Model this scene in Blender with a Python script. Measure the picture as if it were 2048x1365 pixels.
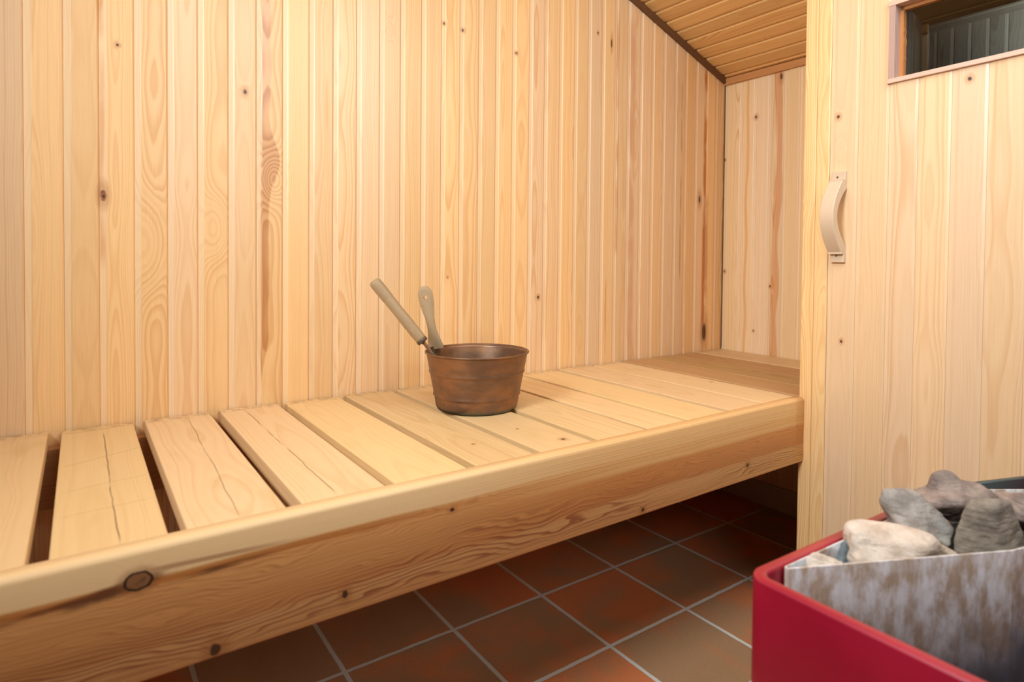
import bpy, bmesh, math, random
from mathutils import Vector, Matrix, noise

# ------------------------------------------------------------------ scene, camera, light
scn = bpy.context.scene
for o in list(bpy.data.objects):
    bpy.data.objects.remove(o)
C = scn.collection

cam_d = bpy.data.cameras.new('camera')
cam = bpy.data.objects.new('camera', cam_d)
C.objects.link(cam)
YAW, PITCH, ROLL = 0.63198, -0.0217, 0.0099
Fw = Vector((math.sin(YAW)*math.cos(PITCH), math.cos(YAW)*math.cos(PITCH), math.sin(PITCH)))
Rt0 = Vector((math.cos(YAW), -math.sin(YAW), 0.0))
Up0 = Rt0.cross(Fw)
Rt = Rt0*math.cos(ROLL) + Up0*math.sin(ROLL)
Up = -Rt0*math.sin(ROLL) + Up0*math.cos(ROLL)
mw = Matrix((Rt, Up, -Fw)).transposed().to_4x4()
mw.translation = Vector((0.0, -1.7027, 1.0))
cam.matrix_world = mw
cam_d.sensor_width = 36.0
cam_d.lens = 1241.93/2048*36
cam_d.shift_x = (1024-1068.87)/2048
cam_d.shift_y = (545.17-682.5)/2048
cam_d.clip_start = 0.02
cam_d.dof.use_dof = True
cam_d.dof.focus_distance = 1.75
cam_d.dof.aperture_fstop = 3.6
scn.camera = cam

world = bpy.data.worlds.new('world')
scn.world = world
world.use_nodes = True
bg = world.node_tree.nodes['Background']
bg.inputs[0].default_value = (0.75, 0.86, 1.0, 1)
bg.inputs[1].default_value = 0.08

def area(name, loc, target, sx, sy, power, color):
    d = bpy.data.lights.new(name, 'AREA')
    d.shape = 'RECTANGLE'; d.size = sx; d.size_y = sy
    d.energy = power; d.color = color
    o = bpy.data.objects.new(name, d)
    C.objects.link(o)
    o.location = loc
    o.rotation_euler = (Vector(target)-Vector(loc)).to_track_quat('-Z', 'Y').to_euler()
    return o
# added front fill, set at a made-up window behind the camera
area('rear_fill_light', (0.95, -2.42, 1.72), (1.0, 0.0, 1.1), 1.1, 0.45, 8.0, (0.88, 0.95, 1.0))
# added main light just under the ceiling, without any fitting
area('top_fill_light', (0.62, -1.18, 2.13), (0.95, -0.55, 0.6), 1.0, 0.5, 11, (0.91, 0.96, 1.0))
# added fill from the left, brightens the alcove and the door
area('left_fill_light', (-0.95, -1.24, 1.92), (1.9, -0.45, 0.95), 0.6, 0.5, 13.5, (0.90, 0.96, 1.0))
bpy.data.lights['left_fill_light'].spread = math.radians(95)
area('top_fill_light', (1.28, -1.52, 2.11), (1.15, -0.25, 0.7), 0.6, 0.45, 8.5, (0.90, 0.95, 1.0))  # second added overhead light, gives the long wall its sheen
# light in the room beyond the door
area('anteroom_light', (2.62, -1.27, 1.74), (2.95, -1.12, 1.88), 0.10, 0.3, 2.6, (0.74, 0.88, 1.0))

scn.view_settings.view_transform = 'Standard'
scn.view_settings.look = 'None'
scn.view_settings.exposure = 0.18
scn.view_settings.gamma = 1.0
scn.view_settings.use_curve_mapping = False

bpy.data.lights['anteroom_light'].spread = math.radians(98)

# ------------------------------------------------------------------ node maths helper
def lin(c):
    return tuple((x/12.92 if x <= .04045 else ((x+.055)/1.055)**2.4) for x in c)
def rgb(r, g, b):
    return lin((r/255, g/255, b/255)) + (1.0,)

class NT:
    def __init__(s, name):
        s.mat = bpy.data.materials.new(name)
        s.mat.use_nodes = True
        s.t = s.mat.node_tree
        s.b = s.t.nodes['Principled BSDF']
    def new(s, kind): return s.t.nodes.new(kind)
    def put(s, inp, v):
        if isinstance(v, V): s.t.links.new(v.s, inp)
        elif hasattr(v, 'is_linked') and hasattr(v, 'node'): s.t.links.new(v, inp)
        else:
            inp.default_value = v
    def m(s, op, *a):
        n = s.new('ShaderNodeMath'); n.operation = op
        for i, x in enumerate(a): s.put(n.inputs[i], x)
        return V(s, n.outputs[0])
    def sep(s, vec):
        n = s.new('ShaderNodeSeparateXYZ'); s.put(n.inputs[0], vec)
        return [V(s, n.outputs[i]) for i in range(3)]
    def comb(s, x, y, z):
        n = s.new('ShaderNodeCombineXYZ')
        for i, q in enumerate((x, y, z)): s.put(n.inputs[i], q)
        return n.outputs[0]
    def noise(s, vec, scale=1.0, detail=2.0, rough=0.5):
        n = s.new('ShaderNodeTexNoise'); s.put(n.inputs['Vector'], vec)
        n.inputs['Scale'].default_value = scale; n.inputs['Detail'].default_value = detail
        n.inputs['Roughness'].default_value = rough
        return V(s, n.outputs['Fac'])
    def obj(s):
        n = s.new('ShaderNodeTexCoord'); return n.outputs['Object']
    def attr(s, name):
        n = s.new('ShaderNodeAttribute'); n.attribute_name = name; return n
    def mix(s, f, a, b):
        n = s.new('ShaderNodeMix'); n.data_type = 'RGBA'
        s.put(n.inputs[0], f); s.put(n.inputs[6], a); s.put(n.inputs[7], b)
        return n.outputs[2]
    def mul(s, col, f):      # colour times a scalar
        n = s.new('ShaderNodeVectorMath'); n.operation = 'SCALE'
        s.put(n.inputs[0], col); s.put(n.inputs['Scale'], f)
        return n.outputs[0]
    def sstep(s, x, lo, hi):
        n = s.new('ShaderNodeMapRange'); n.interpolation_type = 'SMOOTHSTEP'
        s.put(n.inputs[0], x); s.put(n.inputs[1], lo); s.put(n.inputs[2], hi)
        n.inputs[3].default_value = 0; n.inputs[4].default_value = 1
        return V(s, n.outputs[0])
    def bump(s, h, strength, dist=0.001):
        n = s.new('ShaderNodeBump'); n.inputs['Strength'].default_value = strength
        n.inputs['Distance'].default_value = dist
        s.put(n.inputs['Height'], h)
        s.t.links.new(n.outputs[0], s.b.inputs['Normal'])
class V:
    def __init__(s, t, sock): s.t = t; s.s = sock
    def __add__(a, b): return a.t.m('ADD', a, b)
    __radd__ = __add__
    def __mul__(a, b): return a.t.m('MULTIPLY', a, b)
    __rmul__ = __mul__
    def __sub__(a, b): return a.t.m('SUBTRACT', a, b)
    def __rsub__(a, b): return a.t.m('SUBTRACT', b, a)
    def __truediv__(a, b): return a.t.m('DIVIDE', a, b)
    def sqrt(a): return a.t.m('SQRT', a)
    def exp(a): return a.t.m('EXPONENT', a)
    def abs(a): return a.t.m('ABSOLUTE', a)
    def fract(a): return a.t.m('FRACT', a)
    def sin(a): return a.t.m('SINE', a)
    def max(a, b): return a.t.m('MAXIMUM', a, b)
    def min(a, b): return a.t.m('MINIMUM', a, b)
    def pow(a, b): return a.t.m('POWER', a, b)

def wood(name, light, late, pink, spacing=0.0036, contrast=0.75, rough=0.42, knots=(), axes=(0, 2),
         extra=None, bump=0.12, coat=0.0, dark=None, wob=1.0, fibre=0.10, blot=0.5, smix=0.40):
    """solid wood: 'wp' = position in the log (across, along, depth), 'brd' = (rand, rand, tone, strip)"""
    t = NT(name)
    wp = t.attr('wp'); x, l, c = t.sep(wp.outputs['Vector'])
    at = t.attr('brd'); r1, r2, tone = t.sep(at.outputs['Vector'])
    strip = V(t, at.outputs['Alpha'])
    o = t.sep(t.obj()); U, W = o[axes[0]], o[axes[1]]
    # grain is pushed round the knots
    push = None
    for (ku, kw, kr, *rest) in knots:
        du = (U-ku)/(kr*2.6); dw = (W-kw)/(kr*2.6*(rest[0] if rest else 1.6))
        e = (0-(du*du+dw*dw)).exp() * kr * 2.2
        push = e if push is None else push+e
    lowv = t.comb(x*7.0, l*1.1, r1*37.0)
    n1 = t.noise(lowv, 1.0, 2.0) - 0.5
    n2 = t.noise(t.comb(x*2.0, l*2.6, r2*51.0), 1.0, 1.0) - 0.5
    cc = c + n2*0.035*wob
    rad = (x*x + cc*cc).sqrt() + n1*0.012*wob
    if push is not None: rad = rad + push
    rr = rad/spacing + t.noise(t.comb(x*60.0, l*5.0, c*60.0), 1.0, 2.0)*0.5
    # width of rings varies
    rr = rr + t.noise(t.comb(rad*90.0, 0.0, r1*20.0), 1.0, 1.0)*2.0
    fr = rr.fract()
    ring = t.sstep(fr, 0.20, 0.84) * (1-t.sstep(fr, 0.86, 1.0))
    idn = t.noise(t.comb(rad*200.0, r1*11.0, r2*7.0), 1.0, 0.0)
    ring = ring*(t.sstep(idn, 0.30, 0.62)*0.75+0.25)
    fib = t.noise(t.comb(x*650.0, l*9.0, c*650.0), 1.0, 2.0, 0.6)
    patch = t.noise(t.comb(x*9.0, l*1.6, r2*63.0), 1.0, 2.0)
    amt = ring*contrast*(0.35+r2*0.9)
    col = t.mix(t.sstep(tone + (patch-0.5)*blot, 0.25, 0.95), light, pink)
    col = t.mix(t.m('MINIMUM', amt, 1.0), col, late)
    col = t.mul(col, 0.875 + r1*0.16 + (fib-0.5)*fibre*2.0)
    col = t.mix(strip*smix, col, rgb(244, 220, 184))
    if extra: col = extra(t, col, U, W, ring, fib)
    for (ku, kw, kr, *rest) in knots:
        st = rest[0] if rest else 1.6
        if len(rest) > 1 and not rest[1]: continue
        du = (U-ku)/(kr*1.12); dw = (W-kw)/(kr*1.12*st)
        d = (du*du+dw*dw).sqrt() + (t.noise(t.comb(U*160.0, W*160.0, 0.0), 1.0, 2.0)-0.5)*0.7
        col = t.mix((1-t.sstep(d, 1.2, 3.4))*0.45, col, dark or rgb(176, 112, 58))
        col = t.mix((1-t.sstep(d, 0.65, 1.15))*0.92, col, rest[2] if len(rest) > 2 else rgb(44, 26, 16))
    t.put(t.b.inputs['Base Color'], col)
    t.put(t.b.inputs['Roughness'], (fib-0.5)*0.12 + rough)
    t.b.inputs['Coat Weight'].default_value = coat
    t.b.inputs['Coat Roughness'].default_value = 0.40
    t.bump(ring*0.5 + fib*0.5, bump, 0.0006)
    return t.mat

def plain(name, col, rough=0.5, metal=0.0, fn=None):
    t = NT(name)
    t.b.inputs['Base Color'].default_value = col
    t.b.inputs['Roughness'].default_value = rough
    t.b.inputs['Metallic'].default_value = metal
    if fn: fn(t)
    return t.mat

# ------------------------------------------------------------------ materials
def wall_extra(t, col, U, W, ring, fib):
    wn = t.noise(t.comb(U*3.0, W*9.0, 0.0), 1.0, 2.0)-0.5
    # the board with a brown heartwood streak that bulges half way up
    e = (W-1.245)/0.065
    right = 0.394 + (0-e*e).exp()*0.027 + wn*0.012 + t.sstep(W, 1.30, 1.45)*0.006
    tip = t.sstep(W, 0.655, 0.80)
    right = 0.3755 + (right-0.3755)*tip
    m = t.sstep(U, 0.3745, 0.3765) * (1-t.sstep(U, right-0.003, right+0.002)) * t.sstep(W, 0.65, 0.67)
    col = t.mix(m*0.72, col, t.mix(t.sstep(W, 1.28, 1.42), rgb(204, 146, 88), rgb(224, 172, 128)))
    # fine dark lines in it
    m2 = m*ring
    col = t.mix(m2*0.5, col, rgb(166, 98, 50))
    # amber streaks near the corner and at the left
    def streak(u, w0, w1, wid, c, a, wob=0.01, f=4.0):
        nonlocal col
        q = (t.noise(t.comb(U*1.0, W*f, u*13.0), 1.0, 2.0)-0.5)*wob
        k = t.noise(t.comb(U*30.0, W*7.0, u*3.0), 1.0, 2.0)
        s = (1-t.sstep((U-u+q).abs(), wid*0.35, wid))*t.sstep(W, w0, w0+0.06)*(1-t.sstep(W, w1-0.06, w1))
        col = t.mix(s*a*t.sstep(k, 0.25, 0.6), col, c)
    streak(2.135, 0.64, 1.83, 0.016, rgb(200, 120, 40), 0.95)
    streak(2.150, 0.60, 1.30, 0.012, rgb(176, 98, 36), 0.6)
    streak(0.040, 1.47, 1.62, 0.009, rgb(206, 138, 52), 0.8)
    streak(0.041, 0.95, 1.47, 0.008, rgb(214, 148, 92), 0.6)
    streak(1.700, 0.55, 1.95, 0.024, rgb(206, 150, 104), 0.65, 0.012)
    streak(1.625, 1.0, 1.95, 0.008, rgb(196, 126, 62), 0.7, 0.008)
    streak(1.985, 0.9, 1.75, 0.006, rgb(182, 116, 62), 0.6, 0.008)
    streak(0.545, 1.2, 1.65, 0.006, rgb(222, 162, 92), 0.7, 0.014, 2.0)
    streak(1.575, 0.6, 0.95, 0.004, rgb(190, 132, 40), 0.7, 0.004)
    return col

LT, LA, PK = rgb(244, 200, 140), rgb(218, 156, 90), rgb(242, 204, 158)
wall_knots = [(0.043, 1.134, 0.0052, 2.4, True, rgb(112, 62, 40)), (0.044, 1.131, 0.0026, 1.3), (0.071, 1.475, 0.0026, 1.2), (0.338, 1.414, 0.0038, 1.4), (0.898, 1.714, 0.0030, 1.2),
              (0.963, 1.708, 0.0034, 1.2), (1.165, 1.678, 0.0034, 1.2), (1.263, 0.869, 0.0042, 1.2), (2.103, 1.257, 0.006, 2.6),
              (2.146, 0.694, 0.011, 3.2), (1.522, 1.823, 0.003, 1.3), (0.915, 0.941, 0.0016, 1.2),
              (1.590, 1.80, 0.003, 5.0), (0.710, 1.655, 0.008, 1.4, False), (0.405, 1.20, 0.012, 2.0, False), (0.13, 1.02, 0.015, 3.0, False),
              (0.27, 1.07, 0.012, 2.5, False)]
M_wall = wood('pine_panel_long_wall', LT, LA, PK, knots=wall_knots, extra=wall_extra, coat=0.35, rough=0.40, contrast=0.58, wob=0.6)

def end_extra(t, col, U, W, ring, fib):
    n = (t.noise(t.comb(0.0, W*3.0, 2.0), 1.0, 2.0)-0.5)
    e = (W-1.45)/0.22
    cen = -0.252 - (0-e*e).exp()*0.018 + n*0.02
    s = (1-t.sstep((U-cen).abs()+n*0.03, 0.013, 0.018))*t.sstep(W, 0.55, 0.62)
    s = s*(1-t.sstep(U, -0.2215, -0.219))
    col = t.mix(s*(0.6+0.35*ring), col, rgb(204, 140, 84))
    s2 = 1-t.sstep((U+0.116+n*0.03).abs(), 0.004, 0.008)
    return t.mix(s2*0.6, col, rgb(216, 158, 90))
M_end = wood('pine_panel_end_wall', rgb(240, 208, 158), rgb(210, 158, 98), rgb(240, 210, 170), axes=(1, 2),
             knots=[(-0.155, 1.597, 0.005, 1.2), (-0.005, 1.438, 0.003, 1.2), (-0.012, 0.954, 0.004, 1.2), (-0.234, 0.898, 0.0035, 1.2),
                    (-0.159, 0.709, 0.003, 1.2), (-0.268, 1.738, 0.005, 2.5)], extra=end_extra, coat=0.35, rough=0.4, contrast=0.65, wob=0.7)
M_ceil = wood('pine_panel_ceiling', rgb(232, 188, 122), rgb(200, 142, 78), rgb(226, 178, 114), coat=0.2)
M_door = wood('pine_panel_door', rgb(241, 205, 158), rgb(216, 162, 104), rgb(242, 208, 168), axes=(0, 2),
              knots=[(0.095, 1.383, 0.004, 1.1), (0.399, 1.412, 0.004, 1.1), (0.115, 0.791, 0.0028, 1.4), (0.103, 1.299, 0.005, 2.2, False),
                     (0.18, 1.32, 0.004, 1.6, False)],
              coat=0.5, rough=0.36, contrast=0.5, smix=0.12, wob=0.6)
M_stile = wood('pine_door_edge_board', rgb(238, 200, 142), rgb(216, 158, 92), rgb(236, 198, 140), spacing=0.006, coat=0.4, rough=0.4, wob=2.2)
M_slat = wood('bench_slat_pine', rgb(234, 188, 116), rgb(204, 148, 80), rgb(236, 190, 130), spacing=0.006, contrast=0.32, rough=0.55, bump=0.2,
              coat=0.08, fibre=0.08)
def crack_extra(t, col, U, W, ring, fib):
    return col
M_beam = wood('bench_beam_pine', rgb(196, 146, 92), rgb(150, 98, 52), rgb(190, 140, 90), rough=0.6)
M_trim = wood('brown_trim_beam_shade', rgb(112, 74, 42), rgb(84, 52, 28), rgb(104, 68, 40), rough=0.55, contrast=0.4)  # trim brown, also paints shade onto the front support beams
M_endtrim = wood('honey_ceiling_trim', rgb(196, 138, 82), rgb(150, 96, 50), rgb(184, 124, 72), rough=0.5)
M_frame = wood('greyed_pink_frame_wood', rgb(222, 188, 160), rgb(196, 158, 132), rgb(214, 178, 158), rough=0.55, contrast=0.3, bump=0.2)
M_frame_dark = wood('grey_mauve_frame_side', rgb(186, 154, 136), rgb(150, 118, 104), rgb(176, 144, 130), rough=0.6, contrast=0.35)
M_handle = wood('pale_birch_handle', rgb(222, 200, 170), rgb(204, 178, 146), rgb(216, 190, 160), rough=0.5, contrast=0.3)
M_ladle = wood('greyed_tool_wood', rgb(168, 142, 106), rgb(128, 100, 68), rgb(160, 132, 98), rough=0.65, contrast=0.4, spacing=0.003, bump=0.35)
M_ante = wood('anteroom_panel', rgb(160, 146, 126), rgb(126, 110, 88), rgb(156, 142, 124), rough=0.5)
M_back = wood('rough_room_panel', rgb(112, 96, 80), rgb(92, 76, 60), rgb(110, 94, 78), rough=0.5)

def fascia_extra(t, col, U, W, ring, fib):
    q = t.noise(t.comb(U*3.2, W*10.0, 1.0), 1.0, 2.0)-0.5
    z = W + q*0.016
    # heartwood, sapwood bands along the board
    heart = (1-t.sstep(z, 0.571, 0.580))*t.sstep(z, 0.482, 0.494)
    right = t.sstep(U, 0.45, 1.0)
    hl = 0.5 + right*0.3
    heart_r = (1-t.sstep(z, 0.545, 0.556))*t.sstep(z, 0.492, 0.500)
    hm = heart*(1-right)+heart_r*right
    col = t.mix(hm*hl, col, rgb(208, 136, 70))
    # wavy red-brown growth lines in the middle, loops lower down
    w = W*120.0 + (t.noise(t.comb(U*2.6, W*12.0, 7.0), 1.0, 3.0)-0.5)*14.0
    ln = w.fract()
    ln = t.sstep(ln, 0.42, 0.90)*(1-t.sstep(ln, 0.92, 1.0))
    low = 0.535 - right*0.035
    band = t.sstep(W, 0.448, 0.470)*(1-t.sstep(W, low-0.03, low+0.035))
    nn = t.sstep(t.noise(t.comb(U*2.0, W*18.0, 3.0), 1.0, 2.0), 0.34, 0.54)
    col = t.mix(ln*band*nn*0.85, col, rgb(156, 90, 56))
    ln2 = t.sstep((w*1.9).fract(), 0.4, 0.95)
    col = t.mix(ln2*hm*0.35, col, rgb(158, 98, 56))
    # pale sapwood along the top and the amber edge under it
    edge = 0.5800 + q*0.012 - t.sstep(U, 0.2, 0.0)*0.0
    sap = t.sstep(W, edge-0.001, edge+0.004)*(1-t.sstep(U, 0.35, 0.95)*0.75)
    col = t.mix(sap*0.85, col, rgb(236, 202, 150))
    du = (W-edge+0.005).abs()
    am = (1-t.sstep(du, 0.002, 0.0075))*(1-t.sstep(U, 0.30, 0.62))
    col = t.mix(am*0.75, col, rgb(176, 104, 40))
    dk = (1-t.sstep((W-edge+0.009).abs(), 0.0015, 0.006))*(1-t.sstep(U, 0.12, 0.30))
    kk = t.sstep(t.noise(t.comb(U*9.0, W*50.0, 9.0), 1.0, 3.0), 0.40, 0.58)
    col = t.mix(dk*kk*0.85, col, rgb(92, 54, 30))
    # the large oval knot with its black ring and dark wings
    a = (U-0.059)/0.0165; b = (W-0.5795)/0.0125
    d = (a*a+b*b).sqrt() + (t.noise(t.comb(U*110.0, W*110.0, 2.0), 1.0, 2.0)-0.5)*0.28
    wa = (U-0.035)/0.062; wb = (W-0.574-(U-0.035)*0.13)/0.0095
    wing = 1-t.sstep((wa*wa+wb*wb).sqrt()+ (t.noise(t.comb(U*40.0, W*160.0, 2.0), 1.0, 2.0)-0.5)*0.8, 0.35, 1.2)
    col = t.mix(wing*0.8, col, rgb(74, 44, 30))
    tl = W-0.5735-(U-0.0)*0.09+q*0.010
    tail = (1-t.sstep(tl.abs(), 0.001, 0.0055))*(1-t.sstep(U, 0.02, 0.05))
    col = t.mix(tail*(0.45+0.55*kk), col, rgb(112, 62, 34))
    up_ = (1-t.sstep((W-0.5885+(U-0.10)*0.04).abs(), 0.001, 0.005))*t.sstep(U, 0.06, 0.09)*(1-t.sstep(U, 0.16, 0.30))
    col = t.mix(up_*0.6, col, rgb(140, 84, 44))
    col = t.mix((1-t.sstep(d, 1.0, 1.9))*0.5, col, rgb(140, 84, 44))
    col = t.mix(1-t.sstep(d, 0.95, 1.06), col, rgb(34, 26, 18))
    col = t.mix((1-t.sstep(d, 0.72, 0.88))*(0.55+0.45*t.sstep(t.noise(t.comb(U*90.0, W*90.0, 4.0), 1.0, 3.0), 0.35, 0.55)), col, rgb(134, 92, 56))
    return col
M_fascia = wood('bench_front_board_pine', rgb(236, 188, 122), rgb(196, 132, 74), rgb(232, 182, 118), rough=0.45, coat=0.15,
                knots=[(0.059, 0.579, 0.013, 1.0, False), (0.516, 0.566, 0.0042, 0.7), (0.329, 0.477, 0.0045, 1.4), (0.985, 0.457, 0.0045, 0.9),
                       (1.361, 0.483, 0.0055, 0.9), (0.148, 0.457, 0.007, 1.2)], axes=(0, 2), extra=fascia_extra, contrast=0.6, spacing=0.005)

# ------------------------------------------------------------------ mesh helpers
def set_attrs(me, wp, brd):
    a = me.attributes.new('wp', 'FLOAT_VECTOR', 'POINT')
    a.data.foreach_set('vector', [v for p in wp for v in p])
    b = me.attributes.new('brd', 'FLOAT_COLOR', 'POINT')
    b.data.foreach_set('color', [v for p in brd for v in p])

def link(name, me, mat, parent=None, smooth=False):
    o = bpy.data.objects.new(name, me)
    C.objects.link(o)
    if mat: me.materials.append(mat)
    if parent: o.parent = parent
    if smooth:
        for p in me.polygons: p.use_smooth = True
    return o

def tag(o, label=None, cat=None, group=None, kind=None):
    if label: o['label'] = label
    if cat: o['category'] = cat
    if group: o['group'] = group
    if kind: o['kind'] = kind
    return o

def empty(name, loc, label, cat, group=None):
    o = bpy.data.objects.new(name, None)
    o.empty_display_size = 0.05
    C.objects.link(o); o.location = loc
    return tag(o, label, cat, group)

class Boards:
    """panelling: vertical boards with a recessed strip, bevels and a fine joint line"""
    def __init__(s): s.v = []; s.f = []; s.wp = []; s.brd = []
    def board(s, a, b, z0, z1, fn, rnd, g=0.0115, dep=0.0018, be=0.0026, jd=0.0012, tone=None, c0=None, strip=True, seg=None):
        r1, r2 = rnd.random(), rnd.random()
        tn = rnd.random() if tone is None else tone
        a0 = (a+b)/2 + rnd.uniform(-0.05, 0.05)
        cz = rnd.choice([rnd.uniform(0.018, 0.04), rnd.uniform(0.045, 0.10), rnd.uniform(0.05, 0.13)]) if c0 is None else c0
        l0 = rnd.uniform(0, 40)
        if strip:
            prof = [(a, dep+jd, 0), (a+0.0005, dep+jd, 0), (a+0.0007, dep, 1), (a+g, dep, 1), (a+g+be, 0.0002, 0), (a+g+be+0.0006, 0, 0),
                    (b-be-0.0006, 0, 0), (b-be, 0.0003, 0), (b-0.0003, dep, 0), (b, dep+jd, 0)]
        else:
            prof = [(a, 0.004, 0), (a+0.0012, 0.0004, 0), (a+0.0025, 0, 0), (b-0.0025, 0, 0), (b-0.0012, 0.0004, 0), (b, 0.004, 0)]
        prof = [q for q in prof if q[0] <= b + 1e-6]
        base = len(s.v)
        for (u, d, st) in prof:
            zs = (z0(u) if callable(z0) else z0, z1(u) if callable(z1) else z1)
            for z in zs:
                s.v.append(fn(u, z, d)); s.wp.append((u-a0, z+l0, cz+d)); s.brd.append((r1, r2, tn, st))
        for i in range(len(prof)-1):
            p = base+2*i
            s.f.append((p, p+2, p+3, p+1))
    def build(s, name, mat, parent=None):
        me = bpy.data.meshes.new(name)
        me.from_pydata(s.v, [], s.f)
        set_attrs(me, s.wp, s.brd)
        return link(name, me, mat, parent)

def wbox(name, lo, hi, axis, mat, parent=None, bevel=0.002, seg=2, rnd=None, tone=None, c0=0.04, bow=None, loc=True):
    """a sawn wooden piece, origin at its corner region; wp follows its length axis"""
    rnd = rnd or random.Random(hash(name) & 255)
    bm = bmesh.new()
    bmesh.ops.create_cube(bm, size=1.0)
    lo = Vector(lo); hi = Vector(hi)
    for v in bm.verts:
        v.co = Vector([lo[i]+(v.co[i]+0.5)*(hi[i]-lo[i]) for i in range(3)])
    if bevel: bmesh.ops.bevel(bm, geom=bm.edges[:], offset=bevel, segments=seg, profile=0.6, affect='EDGES')
    if bow: bow(bm)
    me = bpy.data.meshes.new(name)
    bm.to_mesh(me); bm.free()
    ctr = (lo+hi)/2
    oth = [i for i in range(3) if i != axis]
    if (hi-lo)[oth[0]] < (hi-lo)[oth[1]]: oth.reverse()
    a0 = rnd.uniform(-0.03, 0.03); l0 = rnd.uniform(0, 30)
    r1, r2 = rnd.random(), rnd.random()
    tn = rnd.random() if tone is None else tone
    wp = [((v.co-ctr)[oth[0]]-a0, (v.co-ctr)[axis]+l0, (v.co-ctr)[oth[1]]+c0) for v in me.vertices]
    set_attrs(me, wp, [(r1, r2, tn, 0)]*len(wp))
    o = link(name, me, mat, parent)
    for p in me.polygons: p.use_smooth = False
    return o

def mesh_wood(name, bm, mat, parent, axis_dir, rnd, smooth=True, c0=0.02):
    me = bpy.data.meshes.new(name); bm.to_mesh(me); bm.free()
    ad = Vector(axis_dir).normalized()
    q = ad.to_track_quat('Y', 'X').to_matrix().inverted()
    l0 = rnd.uniform(0, 20); r1, r2, tn = rnd.random(), rnd.random(), rnd.random()
    wp = []
    for v in me.vertices:
        p = q @ v.co
        wp.append((p.x, p.y+l0, p.z+c0))
    set_attrs(me, wp, [(r1, r2, tn, 0)]*len(wp))
    return link(name, me, mat, parent, smooth)

def raw(name, verts, faces, mat, parent=None, smooth=False):
    me = bpy.data.meshes.new(name); me.from_pydata(verts, [], faces)
    return link(name, me, mat, parent, smooth)

def boxmesh(bm, lo, hi):
    r = bmesh.ops.create_cube(bm, size=1.0)
    for v in r['verts']:
        v.co = Vector([lo[i]+(v.co[i]+0.5)*(hi[i]-lo[i]) for i in range(3)])
    return r['verts']

# ------------------------------------------------------------------ the room
X1 = 2.262            # end wall
XL, YB = -1.25, -2.5  # left wall, wall behind the photographer
HB = 0.615            # bench top
def ceil_z(x): return min(2.16, 1.785 + (X1-x)*0.377)
P = 0.0656

# floor
def tile_mat():
    t = NT('terracotta_floor_tiles')
    x, y, z = t.sep(t.obj())
    u = (x-0.5102)/0.2958+20.0; v = (y+0.25)/0.2958+20.0
    wob = (t.noise(t.comb(x*30.0, y*30.0, 0.0), 1.0, 2.0)-0.5)*0.012
    fu = (u+wob).fract(); fv = (v+wob).fract()
    du = fu.min(1-fu); dv = fv.min(1-fv)
    d = du.min(dv)
    grout = 1-t.sstep(d, 0.016, 0.021)
    iu = t.m('FLOOR', u); iv = t.m('FLOOR', v)
    wn = t.new('ShaderNodeTexWhiteNoise'); wn.noise_dimensions = '2D'
    t.put(wn.inputs['Vector'], t.comb(iu, iv, 0.0))
    rnd = V(t, wn.outputs['Value'])
    cloud = t.noise(t.comb(x*5.0+rnd*9.0, y*5.0, rnd*30.0), 1.0, 3.0)
    fine = t.noise(t.comb(x*120.0, y*120.0, 0.0), 1.0, 3.0)
    col = t.mix(t.sstep(cloud+(rnd-0.5)*0.25, 0.36, 0.66), rgb(168, 134, 100), rgb(206, 126, 80))
    col = t.mul(col, 0.86+fine*0.28)
    col = t.mix(grout, col, rgb(206, 208, 200))
    t.put(t.b.inputs['Base Color'], col)
    t.put(t.b.inputs['Roughness'], 0.42+grout*0.4+(fine-0.5)*0.2)
    t.bump((1-grout)*1.0+fine*0.06, 0.6, 0.002)
    return t.mat
bm = bmesh.new(); boxmesh(bm, (XL-0.1, YB-0.1, -0.06), (3.4, 0.1, 0.0))
me = bpy.data.meshes.new('floor'); bm.to_mesh(me); bm.free()
tag(link('floor', me, tile_mat()), kind='structure')

# long wall behind the bench
rnd = random.Random(11)
B = Boards()
tones = {}
n0 = -21
for n in range(n0, 33):
    a = 0.102 + P*n + (0.0012*math.sin(n*2.3))
    b = 0.102 + P*(n+1) + (0.0012*math.sin((n+1)*2.3))
    if n == 32: b = X1
    tn = {5: 0.2, 24: 0.95, 23: 0.6, 27: 0.9, 21: 0.9, 17: 0.9}.get(n)
    B.board(a, b, 0.0, lambda u: ceil_z(u)+0.002, lambda u, z, d: (u, d, z), rnd, tone=tn)
o = B.build('wall_back', M_wall); tag(o, kind='structure')
bm = bmesh.new(); boxmesh(bm, (XL-0.1, 0.012, -0.02), (X1+0.1, 0.1, 2.4))
me = bpy.data.meshes.new('wall_back_core'); bm.to_mesh(me); bm.free()
core = link('wall_core', me, M_beam, o)

# end wall of the alcove
B = Boards(); rnd = random.Random(5)
ed = [0.0, -0.080, -0.1475, -0.215, -0.2825, -0.349, -0.4145, -0.480, -0.546, -0.611, -0.677, -0.742, -0.80]
tn = [0.3, 0.5, 0.95, 0.7, 0.2, 0.5, .5, .5, .5, .5, .5, .5]
for i in range(len(ed)-1):
    # u runs along -y so that the strip lies at the left of each board as seen
    B.board(-ed[i], -ed[i+1], 0.0, 1.79, lambda u, z, d: (X1+d, -u, z), rnd, tone=tn[i], g=0.010)
o = B.build('wall_right', M_end); tag(o, kind='structure')
bm = bmesh.new(); boxmesh(bm, (X1+0.012, -0.78, 0), (X1+0.05, 0.0, 2.0))
me = bpy.data.meshes.new('wall_core'); bm.to_mesh(me); bm.free(); link('wall_core', me, M_beam, o)

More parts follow.
